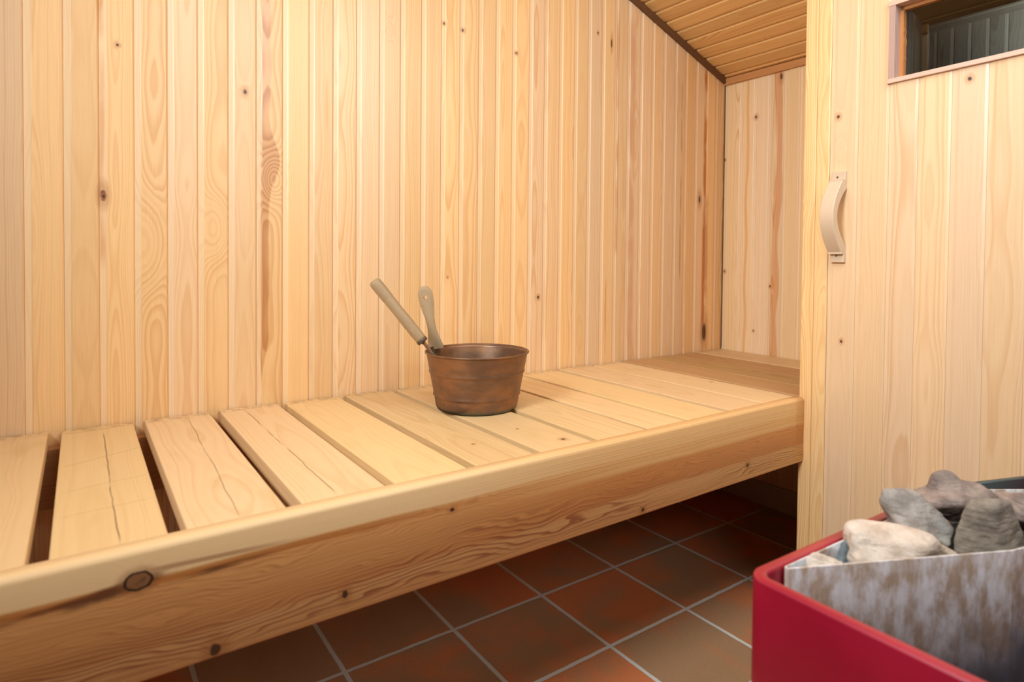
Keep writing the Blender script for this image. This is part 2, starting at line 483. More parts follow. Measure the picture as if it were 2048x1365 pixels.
# ceiling: sloped part over the alcove, flat part over the room
B = Boards(); rnd = random.Random(23)
sl = math.atan(0.377); cs, sn = math.cos(sl), math.sin(sl)
xf = X1-(2.16-1.785)/0.377            # where the slope meets the flat ceiling
L = (X1-xf)/cs; k = 0
s = 0.0262
ceil_edges = [0.0]
while s < L: ceil_edges.append(s); s += P
ceil_edges.append(L)
def cfn(u, z, d): return (X1 - u*cs + d*sn, z, 1.785 + u*sn + d*cs)
for i in range(len(ceil_edges)-1):
    if ceil_edges[i+1]-ceil_edges[i] < 0.016: continue
    B.board(ceil_edges[i], ceil_edges[i+1], YB-0.1, 0.01, cfn, rnd, g=0.007, dep=0.0060, be=0.0045, jd=0.004)
x = xf
while x > XL:
    x2 = max(x-P, XL-0.05)
    B.board(-x, -x2, YB-0.1, 0.01, lambda u, z, d: (-u, z, 2.16+d), rnd, g=0.007, dep=0.0060, be=0.0045, jd=0.004)
    x = x2
o = B.build('ceiling', M_ceil); tag(o, kind='structure')
v = [(XL-.1, YB-.1, 2.175), (xf, YB-.1, 2.175), (X1+.05, YB-.1, 1.80), (XL-.1, .1, 2.175), (xf, .1, 2.175), (X1+.05, .1, 1.80)]
v += [(q[0], q[1], q[2]+0.12) for q in v]
raw('ceiling_core', v, [(0, 3, 4, 1), (1, 4, 5, 2), (6, 7, 10, 9), (7, 8, 11, 10), (0, 1, 7, 6), (1, 2, 8, 7), (3, 9, 10, 4), (4, 10, 11, 5), (2, 5, 11, 8), (0, 6, 9, 3)],
    M_beam, o)

# brown strip where the ceiling meets the long wall, honey strip on the end wall
rt = random.Random(3)
def slope_bow(bm):
    for q in bm.verts: q.co.z += 1.785+(X1-q.co.x)*0.377
o = wbox('trim_1', (xf-0.0, -0.013, -0.026), (X1-0.002, 0.0, 0.003), 0, M_trim, rnd=rt, bevel=0.0008, bow=slope_bow)
tag(o, kind='structure')
o = wbox('trim_2', (X1-0.012, -0.80, 1.757), (X1, -0.002, 1.786), 1, M_endtrim, rnd=rt, bevel=0.0012)
tag(o, kind='structure')
# base board under the bench
M_base = plain('grey_painted_base_board', rgb(190, 182, 172), 0.5)
o = wbox('baseboard_right', (X1-0.012, -0.78, 0.0), (X1, -0.001, 0.094), 1, M_base, rnd=rt, bevel=0.001)
tag(o, kind='structure')
# thin dark scribe line in the corner between the walls
o = wbox('trim_3', (X1-0.0035, -0.0035, HB+0.01), (X1, 0.0, 1.757), 2, M_trim, rnd=rt, bevel=0.0)
tag(o, kind='structure')

# left wall and wall behind the photographer (out of view, they bounce the light)
def side_boards(name, u0, u1, fn, holes=None, top=2.17):
    Bq = Boards(); rr = random.Random(len(name))
    u = u0
    while u < u1-0.01:
        u2 = min(u+P, u1)
        rng = [(0.0, top)]
        if holes and u2 > holes[0] and u < holes[1]: rng = [(0.0, holes[2]), (holes[3], top)]
        for (za, zb) in rng:
            Bq.board(u, u2, za, zb, fn, rr)
        u = u2
    return Bq
o = side_boards('wall_left', 0.0, -YB, lambda u, z, d: (XL-d, u+YB, z)).build('wall_left', M_back); tag(o, kind='structure')
# added window opening x 0.35..1.05, z 1.2..1.95 in the wall at y = YB
o = side_boards('wall_front', XL, 1.70, lambda u, z, d: (u, YB-d, z), holes=(0.35, 1.55, 1.42, 2.02)).build('wall_front', M_back); tag(o, kind='structure')

# unseen window frame, added to go around the rear fill light
wf = bpy.data.objects.new('added_window_1', None); C.objects.link(wf); tag(wf, kind='structure'); wf.location = (0.95, YB, 1.42)
for nm, lo, hi in [('frame', (-0.62, -0.04, -0.04), (0.62, 0.02, 0.0)), ('frame', (-0.62, -0.04, 0.60), (0.62, 0.02, 0.64)),
                   ('frame', (-0.66, -0.04, -0.04), (-0.62, 0.02, 0.64)), ('frame', (0.62, -0.04, -0.04), (0.66, 0.02, 0.64))]:
    wbox(nm, lo, hi, 0, M_back, wf, rnd=rt)

# wall in which the door hangs: partition behind it, header, jamb beyond the door leaf
B = Boards(); rr = random.Random(8)
u = 1.66
while u < 2.30:
    B.board(u, u+P, 0.0, lambda q: ceil_z(q)+0.01, lambda q, z, d: (q, -0.785+d, z), rr)
    u += P
o = B.build('wall_partition', M_ante); tag(o, kind='structure')
bm = bmesh.new(); boxmesh(bm, (1.672, -0.772, 0.0), (X1, -0.752, 1.90))
me = bpy.data.meshes.new('wall_partition_core'); bm.to_mesh(me); bm.free(); link('wall_core', me, M_beam, o)
# wall beyond the door leaf
B = Boards()
u = 1.52
while u < 2.5:
    B.board(u, min(u+P, 2.5), 0.0, 2.05, lambda q, z, d: (1.60+d, -q, z), rr)
    u += P
o = B.build('wall_door_side', M_back); tag(o, kind='structure')

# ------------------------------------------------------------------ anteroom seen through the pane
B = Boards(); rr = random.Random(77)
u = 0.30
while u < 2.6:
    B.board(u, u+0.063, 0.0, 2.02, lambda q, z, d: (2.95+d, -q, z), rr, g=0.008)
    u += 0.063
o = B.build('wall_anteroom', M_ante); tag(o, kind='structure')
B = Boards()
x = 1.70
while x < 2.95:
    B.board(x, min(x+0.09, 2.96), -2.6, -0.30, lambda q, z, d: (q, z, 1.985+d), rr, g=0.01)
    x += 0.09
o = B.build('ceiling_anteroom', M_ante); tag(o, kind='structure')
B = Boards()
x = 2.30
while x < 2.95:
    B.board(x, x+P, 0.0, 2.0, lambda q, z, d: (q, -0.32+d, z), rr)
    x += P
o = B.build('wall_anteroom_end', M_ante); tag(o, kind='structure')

# ------------------------------------------------------------------ the door
door = bpy.data.objects.new('door_1', None); C.objects.link(door)
tag(door, 'varnished pine panelled door with small dark window and bowed wooden pull', None, kind='structure')
A = math.radians(-92.5)
door.location = (1.621, -0.75, 0.0)
door.rotation_euler = (0, 0, A)      # local x along the leaf, local +y away from the room
DT, DW, DH = 0.042, 0.74, 1.93
wx0, wx1, wz0, wz1 = 0.240, 0.625, 1.451, 1.627
rd = random.Random(31)
# leaf core around the window opening
bm = bmesh.new()
for lo, hi in [((0.002, 0.006, 0.03), (wx0-0.003, DT, DH)), ((wx1+0.003, 0.006, 0.03), (DW, DT, DH)),
               ((wx0-0.003, 0.006, 0.03), (wx1+0.003, DT, wz0-0.003)), ((wx0-0.003, 0.006, wz1+0.003), (wx1+0.003, DT, DH))]:
    boxmesh(bm, lo, hi)
me = bpy.data.meshes.new('leaf_core'); bm.to_mesh(me); bm.free()
set_attrs(me, [(v.co.x-0.2, v.co.z, v.co.y+0.04) for v in me.vertices], [(0.3, 0.3, 0.4, 0)]*len(me.vertices))
link('leaf_core', me, M_stile, door)
B = Boards()
dfn = lambda u, z, d: (u, d, z)
dedges = [0.0735, 0.149, 0.2255, 0.2925, 0.364, 0.436, 0.511, 0.584, 0.657, DW]
dt = [0.55, 0.25, 0.75, 0.35, 0.85, 0.3, 0.6, 0.4, 0.7]
for i in range(len(dedges)-1):
    a, b = dedges[i], dedges[i+1]
    st = rd.getstate()
    if b <= wx0-0.004 or a >= wx1:
        B.board(a, b, 0.03, DH, dfn, rd, g=0.009, dep=0.0011, be=0.006, jd=0.0012, tone=dt[i], c0=(0.10, 0.055, 0.12, 0.09, 0.05, 0.11, 0.08, 0.1, 0.1)[i])
    else:
        B.board(a, b, 0.03, wz0-0.006, dfn, rd, g=0.009, dep=0.0011, be=0.006, jd=0.0012, tone=dt[i], c0=(0.10, 0.055, 0.12, 0.09, 0.05, 0.11, 0.08, 0.1, 0.1)[i])
        rd.setstate(st)
        B.board(a, b, wz1+0.006, DH, dfn, rd, g=0.009, dep=0.0011, be=0.006, jd=0.0012, tone=dt[i], c0=(0.10, 0.055, 0.12, 0.09, 0.05, 0.11, 0.08, 0.1, 0.1)[i])
B.build('leaf_panel', M_door, door)
B = Boards()
B.board(0.0, 0.036, 0.03, DH, lambda u, z, d: (u, d-0.003, z), rd, strip=False, c0=0.02, tone=0.5)
B.board(0.036, 0.0735, 0.03, DH, lambda u, z, d: (u, d-0.003, z), rd, strip=False, c0=0.03, tone=0.2)
B.build('edge_board', M_stile, door)
wbox('edge_strip', (-0.002, -0.0005, 0.03), (0.0035, DT, DH), 2, M_stile, door, rnd=rd, bevel=0.001)
# window frame
wbox('window_sill', (0.222, -0.008, 1.439), (wx1+0.02, 0.033, 1.450), 0, M_frame, door, rnd=rd, bevel=0.001)
wbox('window_frame', (0.222, -0.008, 1.627), (wx1+0.02, 0.033, 1.640), 0, M_frame, door, rnd=rd, bevel=0.001)
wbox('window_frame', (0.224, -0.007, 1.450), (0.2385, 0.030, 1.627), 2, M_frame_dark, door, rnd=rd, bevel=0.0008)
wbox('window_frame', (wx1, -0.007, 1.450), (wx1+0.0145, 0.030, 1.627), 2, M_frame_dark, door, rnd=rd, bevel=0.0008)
def ragged(bm):
    bmesh.ops.subdivide_edges(bm, edges=[e for e in bm.edges if abs(e.verts[0].co.z-e.verts[1].co.z) > 0.05], cuts=40)
    for q in bm.verts:
        if q.co.x > 0.243: q.co.x += 0.0022*noise.noise(Vector((0, q.co.y*20, q.co.z*90)))
M_rough = wood('raw_orange_sawn_edge', rgb(206, 140, 76), rgb(120, 70, 36), rgb(190, 124, 66), rough=0.8, contrast=0.9, spacing=0.002, bump=0.6)
wbox('glazing_bead', (0.2385, 0.018, 1.450), (0.2475, 0.034, 1.627), 2, M_rough, door, rnd=rd, bevel=0, bow=ragged)
wbox('glazing_bead', (0.2385, 0.018, 1.617), (wx1, 0.034, 1.627), 0, M_rough, door, rnd=rd, bevel=0.0005)
def glass_fn(t):
    t.b.inputs['Transmission Weight'].default_value = 1.0
    t.b.inputs['IOR'].default_value = 1.45
M_glass = plain('dim_window_glass', rgb(196, 204, 204), 0.02, 0, glass_fn)
bm = bmesh.new(); boxmesh(bm, (0.2387, 0.030, 1.4502), (wx1, 0.034, 1.6268))
me = bpy.data.meshes.new('window_pane'); bm.to_mesh(me); bm.free()
link('window_pane', me, M_glass, door)

# bowed pull
def pull_mesh():
    bm = bmesh.new()
    N = 44; z0, z1 = 0.999, 1.236; hw = 0.0185
    prof = []
    for i in range(N+1):
        t = i/N; z = z0+(z1-z0)*t
        foot = 0.024/(z1-z0)
        if t < foot or t > 1-foot:
            out, inn = 0.011, 0.0
        else:
            s = (t-foot)/(1-2*foot)
            arc = math.sin(math.pi*s)
            out = 0.021 + 0.043*arc**0.9
            inn = 0.0 if (s < 0.10 or s > 0.90) else 0.044*math.sin(math.pi*(s-0.10)/0.80)**0.85
        prof.append((z, out, inn))
    # step between foot and bow
    rows = []
    for k, (z, out, inn) in enumerate(prof):
        if k and abs(out-prof[k-1][1]) > 0.006:
            zz = prof[k-1][0] if out > prof[k-1][1] else z
            rows.append((zz, out if out > prof[k-1][1] else prof[k-1][1], prof[k-1][2]))
            if out < prof[k-1][1]: rows.append((z+0.0002, out, inn)); continue
        rows.append((z, out, inn))
    prev = None; xc = 0.1045
    for (z, out, inn) in rows:
        ch = 0.0018
        ring = [bm.verts.new((xc-hw, -inn, z)), bm.verts.new((xc-hw, -out+ch, z)), bm.verts.new((xc-hw+ch, -out, z)),
                bm.verts.new((xc+hw-ch, -out, z)), bm.verts.new((xc+hw, -out+ch, z)), bm.verts.new((xc+hw, -inn, z))]
        if prev:
            for j in range(6):
                bm.faces.new((prev[j], prev[(j+1) % 6], ring[(j+1) % 6], ring[j]))
        else: bm.faces.new(ring)
        prev = ring
    bm.faces.new(prev[::-1])
    bmesh.ops.recalc_face_normals(bm, faces=bm.faces[:])
    return bm
hd = mesh_wood('door_handle', pull_mesh(), M_handle, door, (0, 0, 1), rd, smooth=False, c0=0.02)
hd['label'] = 'pale bowed wooden door pull'
M_screw = plain('dull_screw_steel', rgb(120, 116, 112), 0.35, 1.0)
def screw(parent, x, y, z):
    bm = bmesh.new()
    bmesh.ops.create_cone(bm, cap_ends=True, segments=20, radius1=0.0030, radius2=0.0024, depth=0.0016, matrix=Matrix.Translation((x, y, z)) @ Matrix.Rotation(math.pi/2, 4, 'X'))
    for (a, b) in ((0.0018, 0.0005), (0.0005, 0.0018)):
        vs = boxmesh(bm, (x-a, y-0.0011, z-b), (x+a, y-0.0004, z+b))
    me = bpy.data.meshes.new('screw'); bm.to_mesh(me); bm.free()
    return link('screw', me, M_screw, parent)
screw(hd, 0.1025, -0.0114, 1.222); screw(hd, 0.1035, -0.0114, 1.016)

# ------------------------------------------------------------------ the bench
bench = empty('sauna_bench', (0.0, -0.38, 0.0), 'long slatted pine bench with knotty front board along the panelled wall', 'bench')
bench_loc = Vector((0.0, -0.38, 0.0))
def on_bench(o):
    o.location = -bench_loc; return o
rs = random.Random(4)
gaps = [(-1.155, -1.130), (-0.998, -0.974), (-0.842, -0.818), (-0.686, -0.662), (-0.528, -0.504), (-0.371, -0.347), (-0.214, -0.190),
        (-0.057, -0.033), (0.098, 0.120), (0.255, 0.276), (0.412, 0.432), (0.572, 0.593), (0.722, 0.744), (0.877, 0.894), (1.034, 1.051),
        (1.173, 1.190), (1.330, 1.347), (1.487, 1.503), (1.648, 1.661), (1.790, 1.799), (1.931, 1.938), (2.081, 2.088)]
starts = [-1.235]+[g[1] for g in gaps]; ends = [g[0] for g in gaps]+[X1-0.003]

def slat_extra_factory(cracks, stains):
    def f(t, col, U, W, ring, fib):
        for (u0, v0, u1, v1, w, a) in cracks:
            du, dv = u1-u0, v1-v0; L2 = du*du+dv*dv; Ln = math.sqrt(L2)
            s = ((U-u0)*du+(W-v0)*dv)/L2
            q = (t.noise(t.comb(U*7.0, W*7.0, u0*9.0), 1.0, 3.0)-0.5)*0.012
            d = (((U-u0)*(-dv)+(W-v0)*du)/Ln + q).abs()
            m = (1-t.sstep(d, w*0.3, w))*t.sstep(s, 0.0, 0.08)*(1-t.sstep(s, 0.92, 1.0))
            k = t.sstep(t.noise(t.comb(U*12.0, W*12.0, u1*5.0), 1.0, 1.0), 0.25, 0.5)
            col = t.mix(m*k*a*0.8, col, rgb(104, 72, 44))
        g = t.noise(t.comb(U*14.0, W*4.0, 3.0), 1.0, 3.0)
        col = t.mix(t.sstep(g, 0.56, 0.72)*0.25, col, rgb(196, 158, 96))
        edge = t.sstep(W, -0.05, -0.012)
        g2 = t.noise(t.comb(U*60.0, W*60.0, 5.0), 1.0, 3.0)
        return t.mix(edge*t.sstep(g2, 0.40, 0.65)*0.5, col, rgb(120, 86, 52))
    return f
M_slat = wood('bench_slat_pine', rgb(234, 198, 140), rgb(206, 158, 98), rgb(234, 198, 150), spacing=0.007, contrast=0.30, rough=0.55, bump=0.2,
              coat=0.08, fibre=0.08, axes=(0, 1),
              knots=[(0.835, -0.672, 0.005, 1.0), (0.655, -0.60, 0.0026, 1.0), (0.80, -0.55, 0.0022, 1.0), (1.62, -0.45, 0.003, 1.0), (1.72, -0.30, 0.003, 1.0)],
              extra=slat_extra_factory([(0.041, -0.06, 0.041, -0.73, 0.0017, 0.9), (0.205, -0.03, 0.190, -0.73, 0.0016, 0.7),
                                        (0.330, -0.02, 0.335, -0.73, 0.0016, 0.9), (0.630, -0.05, 0.690, -0.73, 0.0013, 0.45),
                                        (-0.03, -0.300, 0.098, -0.235, 0.0016, 0.55), (-0.03, -0.45, 0.098, -0.425, 0.0014, 0.45),
                                        (-0.03, -0.57, 0.098, -0.55, 0.0014, 0.4), (-0.025, -0.04, 0.06, -0.035, 0.0018, 0.8)], []))
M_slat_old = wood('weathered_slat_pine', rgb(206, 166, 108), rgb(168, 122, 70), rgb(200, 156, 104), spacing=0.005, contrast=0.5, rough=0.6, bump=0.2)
for a, b in zip(starts, ends):
    def bow(bm, a=a, b=b):
        kk = rs.uniform(-0.0008, 0.0012); t0 = rs.uniform(-0.0012, 0.0012)
        for q in bm.verts:
            q.co.z += t0 + kk*math.cos(q.co.y*7)
            q.co.x += 0.0008*math.sin(q.co.y*9+a*30)
    y0 = -0.002 - rs.random()*0.004
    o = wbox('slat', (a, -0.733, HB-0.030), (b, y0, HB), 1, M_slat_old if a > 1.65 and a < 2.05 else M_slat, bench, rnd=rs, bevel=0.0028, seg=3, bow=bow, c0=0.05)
    on_bench(o)

def fascia():
    bm = bmesh.new()
    # rounded top outer edge: profile in y,z
    pr = [(-0.7345, 0.445), (-0.7345, HB+0.004), (-0.7365, HB+0.0065)]
    for k in range(9):
        a = math.pi/2*k/8
        pr.append((-0.755-0.010*math.sin(a), HB+0.007-0.010+0.010*math.cos(a)))
    pr += [(-0.765, 0.449), (-0.762, 0.445)]
    xs = [-1.24+i*(1.617+1.24)/60 for i in range(61)]
    rows = []
    for x in xs:
        w = 0.0008*math.sin(x*5)
        rows.append([bm.verts.new((x, y, z+(w if z > 0.5 else 0))) for y, z in pr])
    n = len(pr)
    for i in range(60):
        for j in range(n):
            bm.faces.new((rows[i][j], rows[i+1][j], rows[i+1][(j+1) % n], rows[i][(j+1) % n]))
    bm.faces.new(rows[0]); bm.faces.new(rows[-1][::-1])
    bmesh.ops.recalc_face_normals(bm, faces=bm.faces[:])
    me = bpy.data.meshes.new('front_board'); bm.to_mesh(me); bm.free()
    set_attrs(me, [(v.co.z-0.40, v.co.x+3, v.co.y+0.80) for v in me.vertices], [(0.4, 0.5, 0.4, 0)]*len(me.vertices))
    o = link('front_board', me, M_fascia, bench)
    for p in me.polygons: p.use_smooth = abs(p.normal.x) < 0.5 and len(p.vertices) == 4
    return on_bench(o)
fascia()
def taper(bm):
    for q in bm.verts:
        if q.co.z < 0.5 and q.co.x > 0: q.co.z += 0.040
on_bench(wbox('support_beam', (-1.24, -0.732, 0.408), (0.72, -0.695, HB-0.032), 0, M_trim, bench, rnd=rs, bevel=0.002, bow=taper))  # dark trim colour stands in for shade behind the front board
on_bench(wbox('support_beam', (0.73, -0.732, 0.455), (1.61, -0.695, HB-0.032), 0, M_trim, bench, rnd=rs, bevel=0.002))  # same dark colour, shade painted on an unlit beam
on_bench(wbox('support_beam', (-1.24, -0.034, 0.455), (X1-0.004, -0.001, HB-0.032), 0, M_beam, bench, rnd=rs, bevel=0.002))
on_bench(wbox('support_beam', (X1-0.05, -0.69, 0.50), (X1-0.004, -0.05, HB-0.032), 1, M_beam, bench, rnd=rs, bevel=0.002))
on_bench(wbox('support_beam', (1.66, -0.747, 0.50), (X1-0.004, -0.71, HB-0.032), 0, M_beam, bench, rnd=rs, bevel=0.002))

# ------------------------------------------------------------------ bucket and ladle
BX, BY, BR, RR, BHt = 0.831, -0.320, 0.104, 0.131, 0.143
def copper(t):
    x, y, z = t.sep(t.obj())
    n = t.noise(t.comb(x*14.0, y*14.0, z*30.0), 1.0, 4.0, 0.6)
    f = t.noise(t.comb(x*150.0, y*150.0, z*150.0), 1.0, 3.0)
    col = t.mix(t.sstep(n, 0.35, 0.7), rgb(116, 88, 68), rgb(150, 108, 74))
    col = t.mix(t.sstep(f, 0.64, 0.78)*0.25, col, rgb(176, 150, 126))
    col = t.mix((1-t.sstep(z, 0.002, 0.010))*0.75, col, rgb(72, 88, 76))
    t.put(t.b.inputs['Base Color'], col)
    t.put(t.b.inputs['Roughness'], 0.40+(n-0.5)*0.25+(f-0.5)*0.15)
    t.bump(n*0.6+f*0.3, 0.25, 0.001)
M_copper = plain('aged_copper', rgb(150, 98, 62), 0.4, 0.6, copper)
def lathe(name, prof, mat, parent, seg=96, loc=(0, 0, 0)):
    vs = []; fs = []
    for (r, z) in prof:
        for k in range(seg):
            a = 2*math.pi*k/seg
            vs.append((r*math.cos(a)+loc[0], r*math.sin(a)+loc[1], z+loc[2]))
    n = len(prof)
    for i in range(n-1):
        for k in range(seg):
            fs.append((i*seg+k, i*seg+(k+1) % seg, (i+1)*seg+(k+1) % seg, (i+1)*seg+k))
    fs.append(tuple(range(seg))[::-1]); fs.append(tuple((n-1)*seg+k for k in range(seg)))
    return raw(name, vs, fs, mat, parent, smooth=True)
bk = empty('sauna_bucket', (BX, BY, HB+0.0015), 'round aged copper bucket standing on the slatted pine bench', 'bucket')
def br(z): return BR+(RR-BR)*z/BHt
prof = []
N = 60
for i in range(N+1):
    z = BHt*i/N; r = br(z)
    for zc, w, a in ((0.036, 0.0032, 0.0022), (0.094, 0.0035, 0.0020), (0.088, 0.003, -0.0006), (0.030, 0.003, -0.0006)):
        r += a*math.exp(-((z-zc)/w)**2)
    if z < 0.004: r -= (0.004-z)*0.5
    prof.append((r, z))
inner = [(br(BHt*i/20)-0.0016, max(BHt*i/20, 0.002)) for i in range(20, -1, -1)]
o = lathe('body', prof+inner, M_copper, bk)
tor = []
for k in range(17):
    a = 2*math.pi*k/16
    tor.append((RR+0.0012+0.0026*math.cos(a), BHt+0.0024*math.sin(a)))
vs = []; fs = []; seg = 96
for (r_, z_) in tor[:-1]:
    for k in range(seg):
        a = 2*math.pi*k/seg; vs.append((r_*math.cos(a), r_*math.sin(a), z_))
for i in range(16):
    for k in range(seg):
        j = (i+1) % 16
        fs.append((i*seg+k, i*seg+(k+1) % seg, j*seg+(k+1) % seg, j*seg+k))
raw('rim', vs, fs, M_copper, bk, smooth=True)

# paddle-shaped wooden handle fixed inside the far side of the rim
def paddle():
    # outline given as (s along, centre offset, half width); built in local frame then mapped
    bot = Vector((0.7665, -0.2135, 0.7570)); top = Vector((0.7395, -0.1925, 0.9245))
    up = (top-bot).normalized(); side = Vector((0.807, -0.591, 0.0)); side = (side - up*side.dot(up)).normalized()
    nor = side.cross(up)
    Lh = (top-bot).length
    prof = [(0.0, 0.021), (0.05, 0.0208), (0.12, 0.0178), (0.20, 0.0142), (0.30, 0.0113), (0.40, 0.0108), (0.50, 0.0124), (0.60, 0.0152), (0.70, 0.0178),
            (0.80, 0.0192), (0.88, 0.0190), (0.94, 0.0160), (0.98, 0.0105), (1.0, 0.0048)]
    bm = bmesh.new()
    hc = 0.82; hr = 0.0050
    def hw(s):
        for (s0, w0), (s1, w1) in zip(prof, prof[1:]):
            if s <= s1:
                k = (s-s0)/(s1-s0); k = k*k*(3-2*k) if False else k
                return w0+(w1-w0)*k
        return prof[-1][1]
    # polar grid about the hole so that it is a true opening
    NA = 72
    ctr = hc*Lh
    def boundary(a):
        dx, dy = math.cos(a), math.sin(a)
        lo, hi = 0.002, Lh
        for _ in range(40):
            m = (lo+hi)/2; x = dx*m; y = ctr+dy*m
            s = y/Lh
            if 0 <= s <= 1 and abs(x) <= hw(s): lo = m
            else: hi = m
        return lo
    # use a star-shaped map for the upper part, rows for the lower part
    th = 0.0055
    smin = 0.66
    rows = []
    front = []; 
    def P3(x, y, n): return bot + side*x + up*y + nor*n
    # lower part
    ss = [smin*i/26 for i in range(27)]
    K = 6
    def thick(e): return th*(1-0.55*abs(e)**3)
    lower = []
    for s in ss:
        w = hw(s)
        fr = [bm.verts.new(P3(w*(-1+2*j/K), s*Lh, thick(-1+2*j/K))) for j in range(K+1)]
        bk_ = [bm.verts.new(P3(w*(-1+2*j/K), s*Lh, -thick(-1+2*j/K))) for j in range(K+1)]
        lower.append((fr, bk_))
    for (f0, b0), (f1, b1) in zip(lower, lower[1:]):
        for j in range(K):
            bm.faces.new((f0[j], f0[j+1], f1[j+1], f1[j])); bm.faces.new((b0[j], b1[j], b1[j+1], b0[j+1]))
        bm.faces.new((f0[0], f1[0], b1[0], b0[0])); bm.faces.new((f0[K], b0[K], b1[K], f1[K]))
    f0, b0 = lower[0]
    for j in range(K): bm.faces.new((f0[j], b0[j], b0[j+1], f0[j+1]))
    # upper part: outer loop runs from lower right, round the top, to lower left, then back along the row
    sU = [smin+(1-smin)*i/24 for i in range(1, 25)]
    fT, bT = lower[-1]
    outF, outB = [], []
    for j in range(K+1): outF.append(fT[j]); outB.append(bT[j])
    for s in sU: outF.append(bm.verts.new(P3(hw(s), s*Lh, thick(1)))); outB.append(bm.verts.new(P3(hw(s), s*Lh, -thick(1))))
    for s in reversed(sU[:]): outF.append(bm.verts.new(P3(-hw(s), s*Lh, thick(1)))); outB.append(bm.verts.new(P3(-hw(s), s*Lh, -thick(1))))
    n = len(outF)
    hc3 = P3(0, ctr, 0)
    inF, inB, mF, mB = [], [], [], []
    for q in outF:
        d = q.co-hc3; x, y = d.dot(side), d.dot(up); a = math.atan2(y, x)
        inF.append(bm.verts.new(P3(hr*math.cos(a), ctr+hr*math.sin(a), th))); inB.append(bm.verts.new(P3(hr*math.cos(a), ctr+hr*math.sin(a), -th)))
        mF.append(bm.verts.new(P3(x*0.72, ctr+y*0.72, th))); mB.append(bm.verts.new(P3(x*0.72, ctr+y*0.72, -th)))
    for i in range(n):
        j = (i+1) % n
        bm.faces.new((outF[i], outF[j], mF[j], mF[i])); bm.faces.new((mF[i], mF[j], inF[j], inF[i]))
        bm.faces.new((outB[j], outB[i], mB[i], mB[j])); bm.faces.new((mB[j], mB[i], inB[i], inB[j]))
        bm.faces.new((inF[i], inF[j], inB[j], inB[i]))
        if i >= K: bm.faces.new((outF[j], outF[i], outB[i], outB[j]))
    bmesh.ops.recalc_face_normals(bm, faces=bm.faces[:])
    for q in bm.verts: q.co -= Vector((BX, BY, HB+0.0015))
    return bm, up
bmP, upP = paddle()
hb_ = mesh_wood('handle', bmP, M_ladle, bk, upP, random.Random(2), smooth=False)
hb_['label'] = 'upright flat wooden handle with a hanging hole'
M_bracket = plain('dark_bracket_metal', rgb(104, 90, 76), 0.5, 0.6)
bm = bmesh.new()
a0 = math.atan2(-0.216-BY, 0.769-BX)
for k in range(2): pass
vsb = []; fsb = []
for i in range(13):
    a = a0 - 0.17 + 0.34*i/12
    for (rr_, zz) in ((RR-0.0035, 0.128), (RR-0.0005, BHt+0.0045), (RR-0.0035, BHt+0.0045), (RR-0.0060, 0.128)):
        vsb.append((rr_*math.cos(a), rr_*math.sin(a), zz))
for i in range(12):
    for j in range(4): fsb.append((i*4+j, i*4+(j+1) % 4, (i+1)*4+(j+1) % 4, (i+1)*4+j))
fsb.append((0, 3, 2, 1)); fsb.append((48, 49, 50, 51))
raw('bracket', vsb, fsb, M_bracket, hb_)

ladle = empty('sauna_ladle', (0.704, -0.325, 0.759), 'wooden handled metal ladle leaning out over the left rim of the copper bucket', 'ladle')
LO = Vector((0.704, -0.325, 0.759))
def tube(name, pts, rads, mat, parent, seg=20, origin=Vector((0, 0, 0)), woody=False, rn=None, flat=1.0, smooth=True):
    bm = bmesh.new(); prev = None
    pts = [Vector(q)-origin for q in pts]
    for i, (q, r_) in enumerate(zip(pts, rads)):
        d = (pts[min(i+1, len(pts)-1)]-pts[max(i-1, 0)]).normalized()
        s1 = d.cross(Vector((0, 0, 1))).normalized(); s2 = s1.cross(d)
        ring = [bm.verts.new(q + s1*r_*math.cos(2*math.pi*k/seg)*flat + s2*r_*math.sin(2*math.pi*k/seg)) for k in range(seg)]
        if prev:
            for k in range(seg): bm.faces.new((prev[k], prev[(k+1) % seg], ring[(k+1) % seg], ring[k]))
        else: bm.faces.new(ring[::-1])
        prev = ring
    bm.faces.new(prev)
    bmesh.ops.recalc_face_normals(bm, faces=bm.faces[:])
    if woody: return mesh_wood(name, bm, mat, parent, pts[-1]-pts[0], rn, smooth=True, c0=0.006)
    me = bpy.data.meshes.new(name); bm.to_mesh(me); bm.free()
    return link(name, me, mat, parent, smooth)
h0 = Vector((0.6790, -0.3070, 0.7970)); h1 = Vector((0.5835, -0.2370, 0.9420))
dv = (h1-h0).normalized()
pts, rads = [], []
for i in range(41):
    t = i/40; r_ = 0.0134 + 0.0012*t + 0.0005*math.sin(t*9)
    if t < 0.02: r_ = 0.0120
    if i in (9, 27): r_ -= 0.0007
    if t > 0.96: r_ *= 1-0.25*((t-0.96)/0.04)**2
    pts.append(h0+(h1-h0)*t); rads.append(r_)
hw_ = tube('handle', pts, rads, M_ladle, ladle, 28, LO, True, random.Random(6))
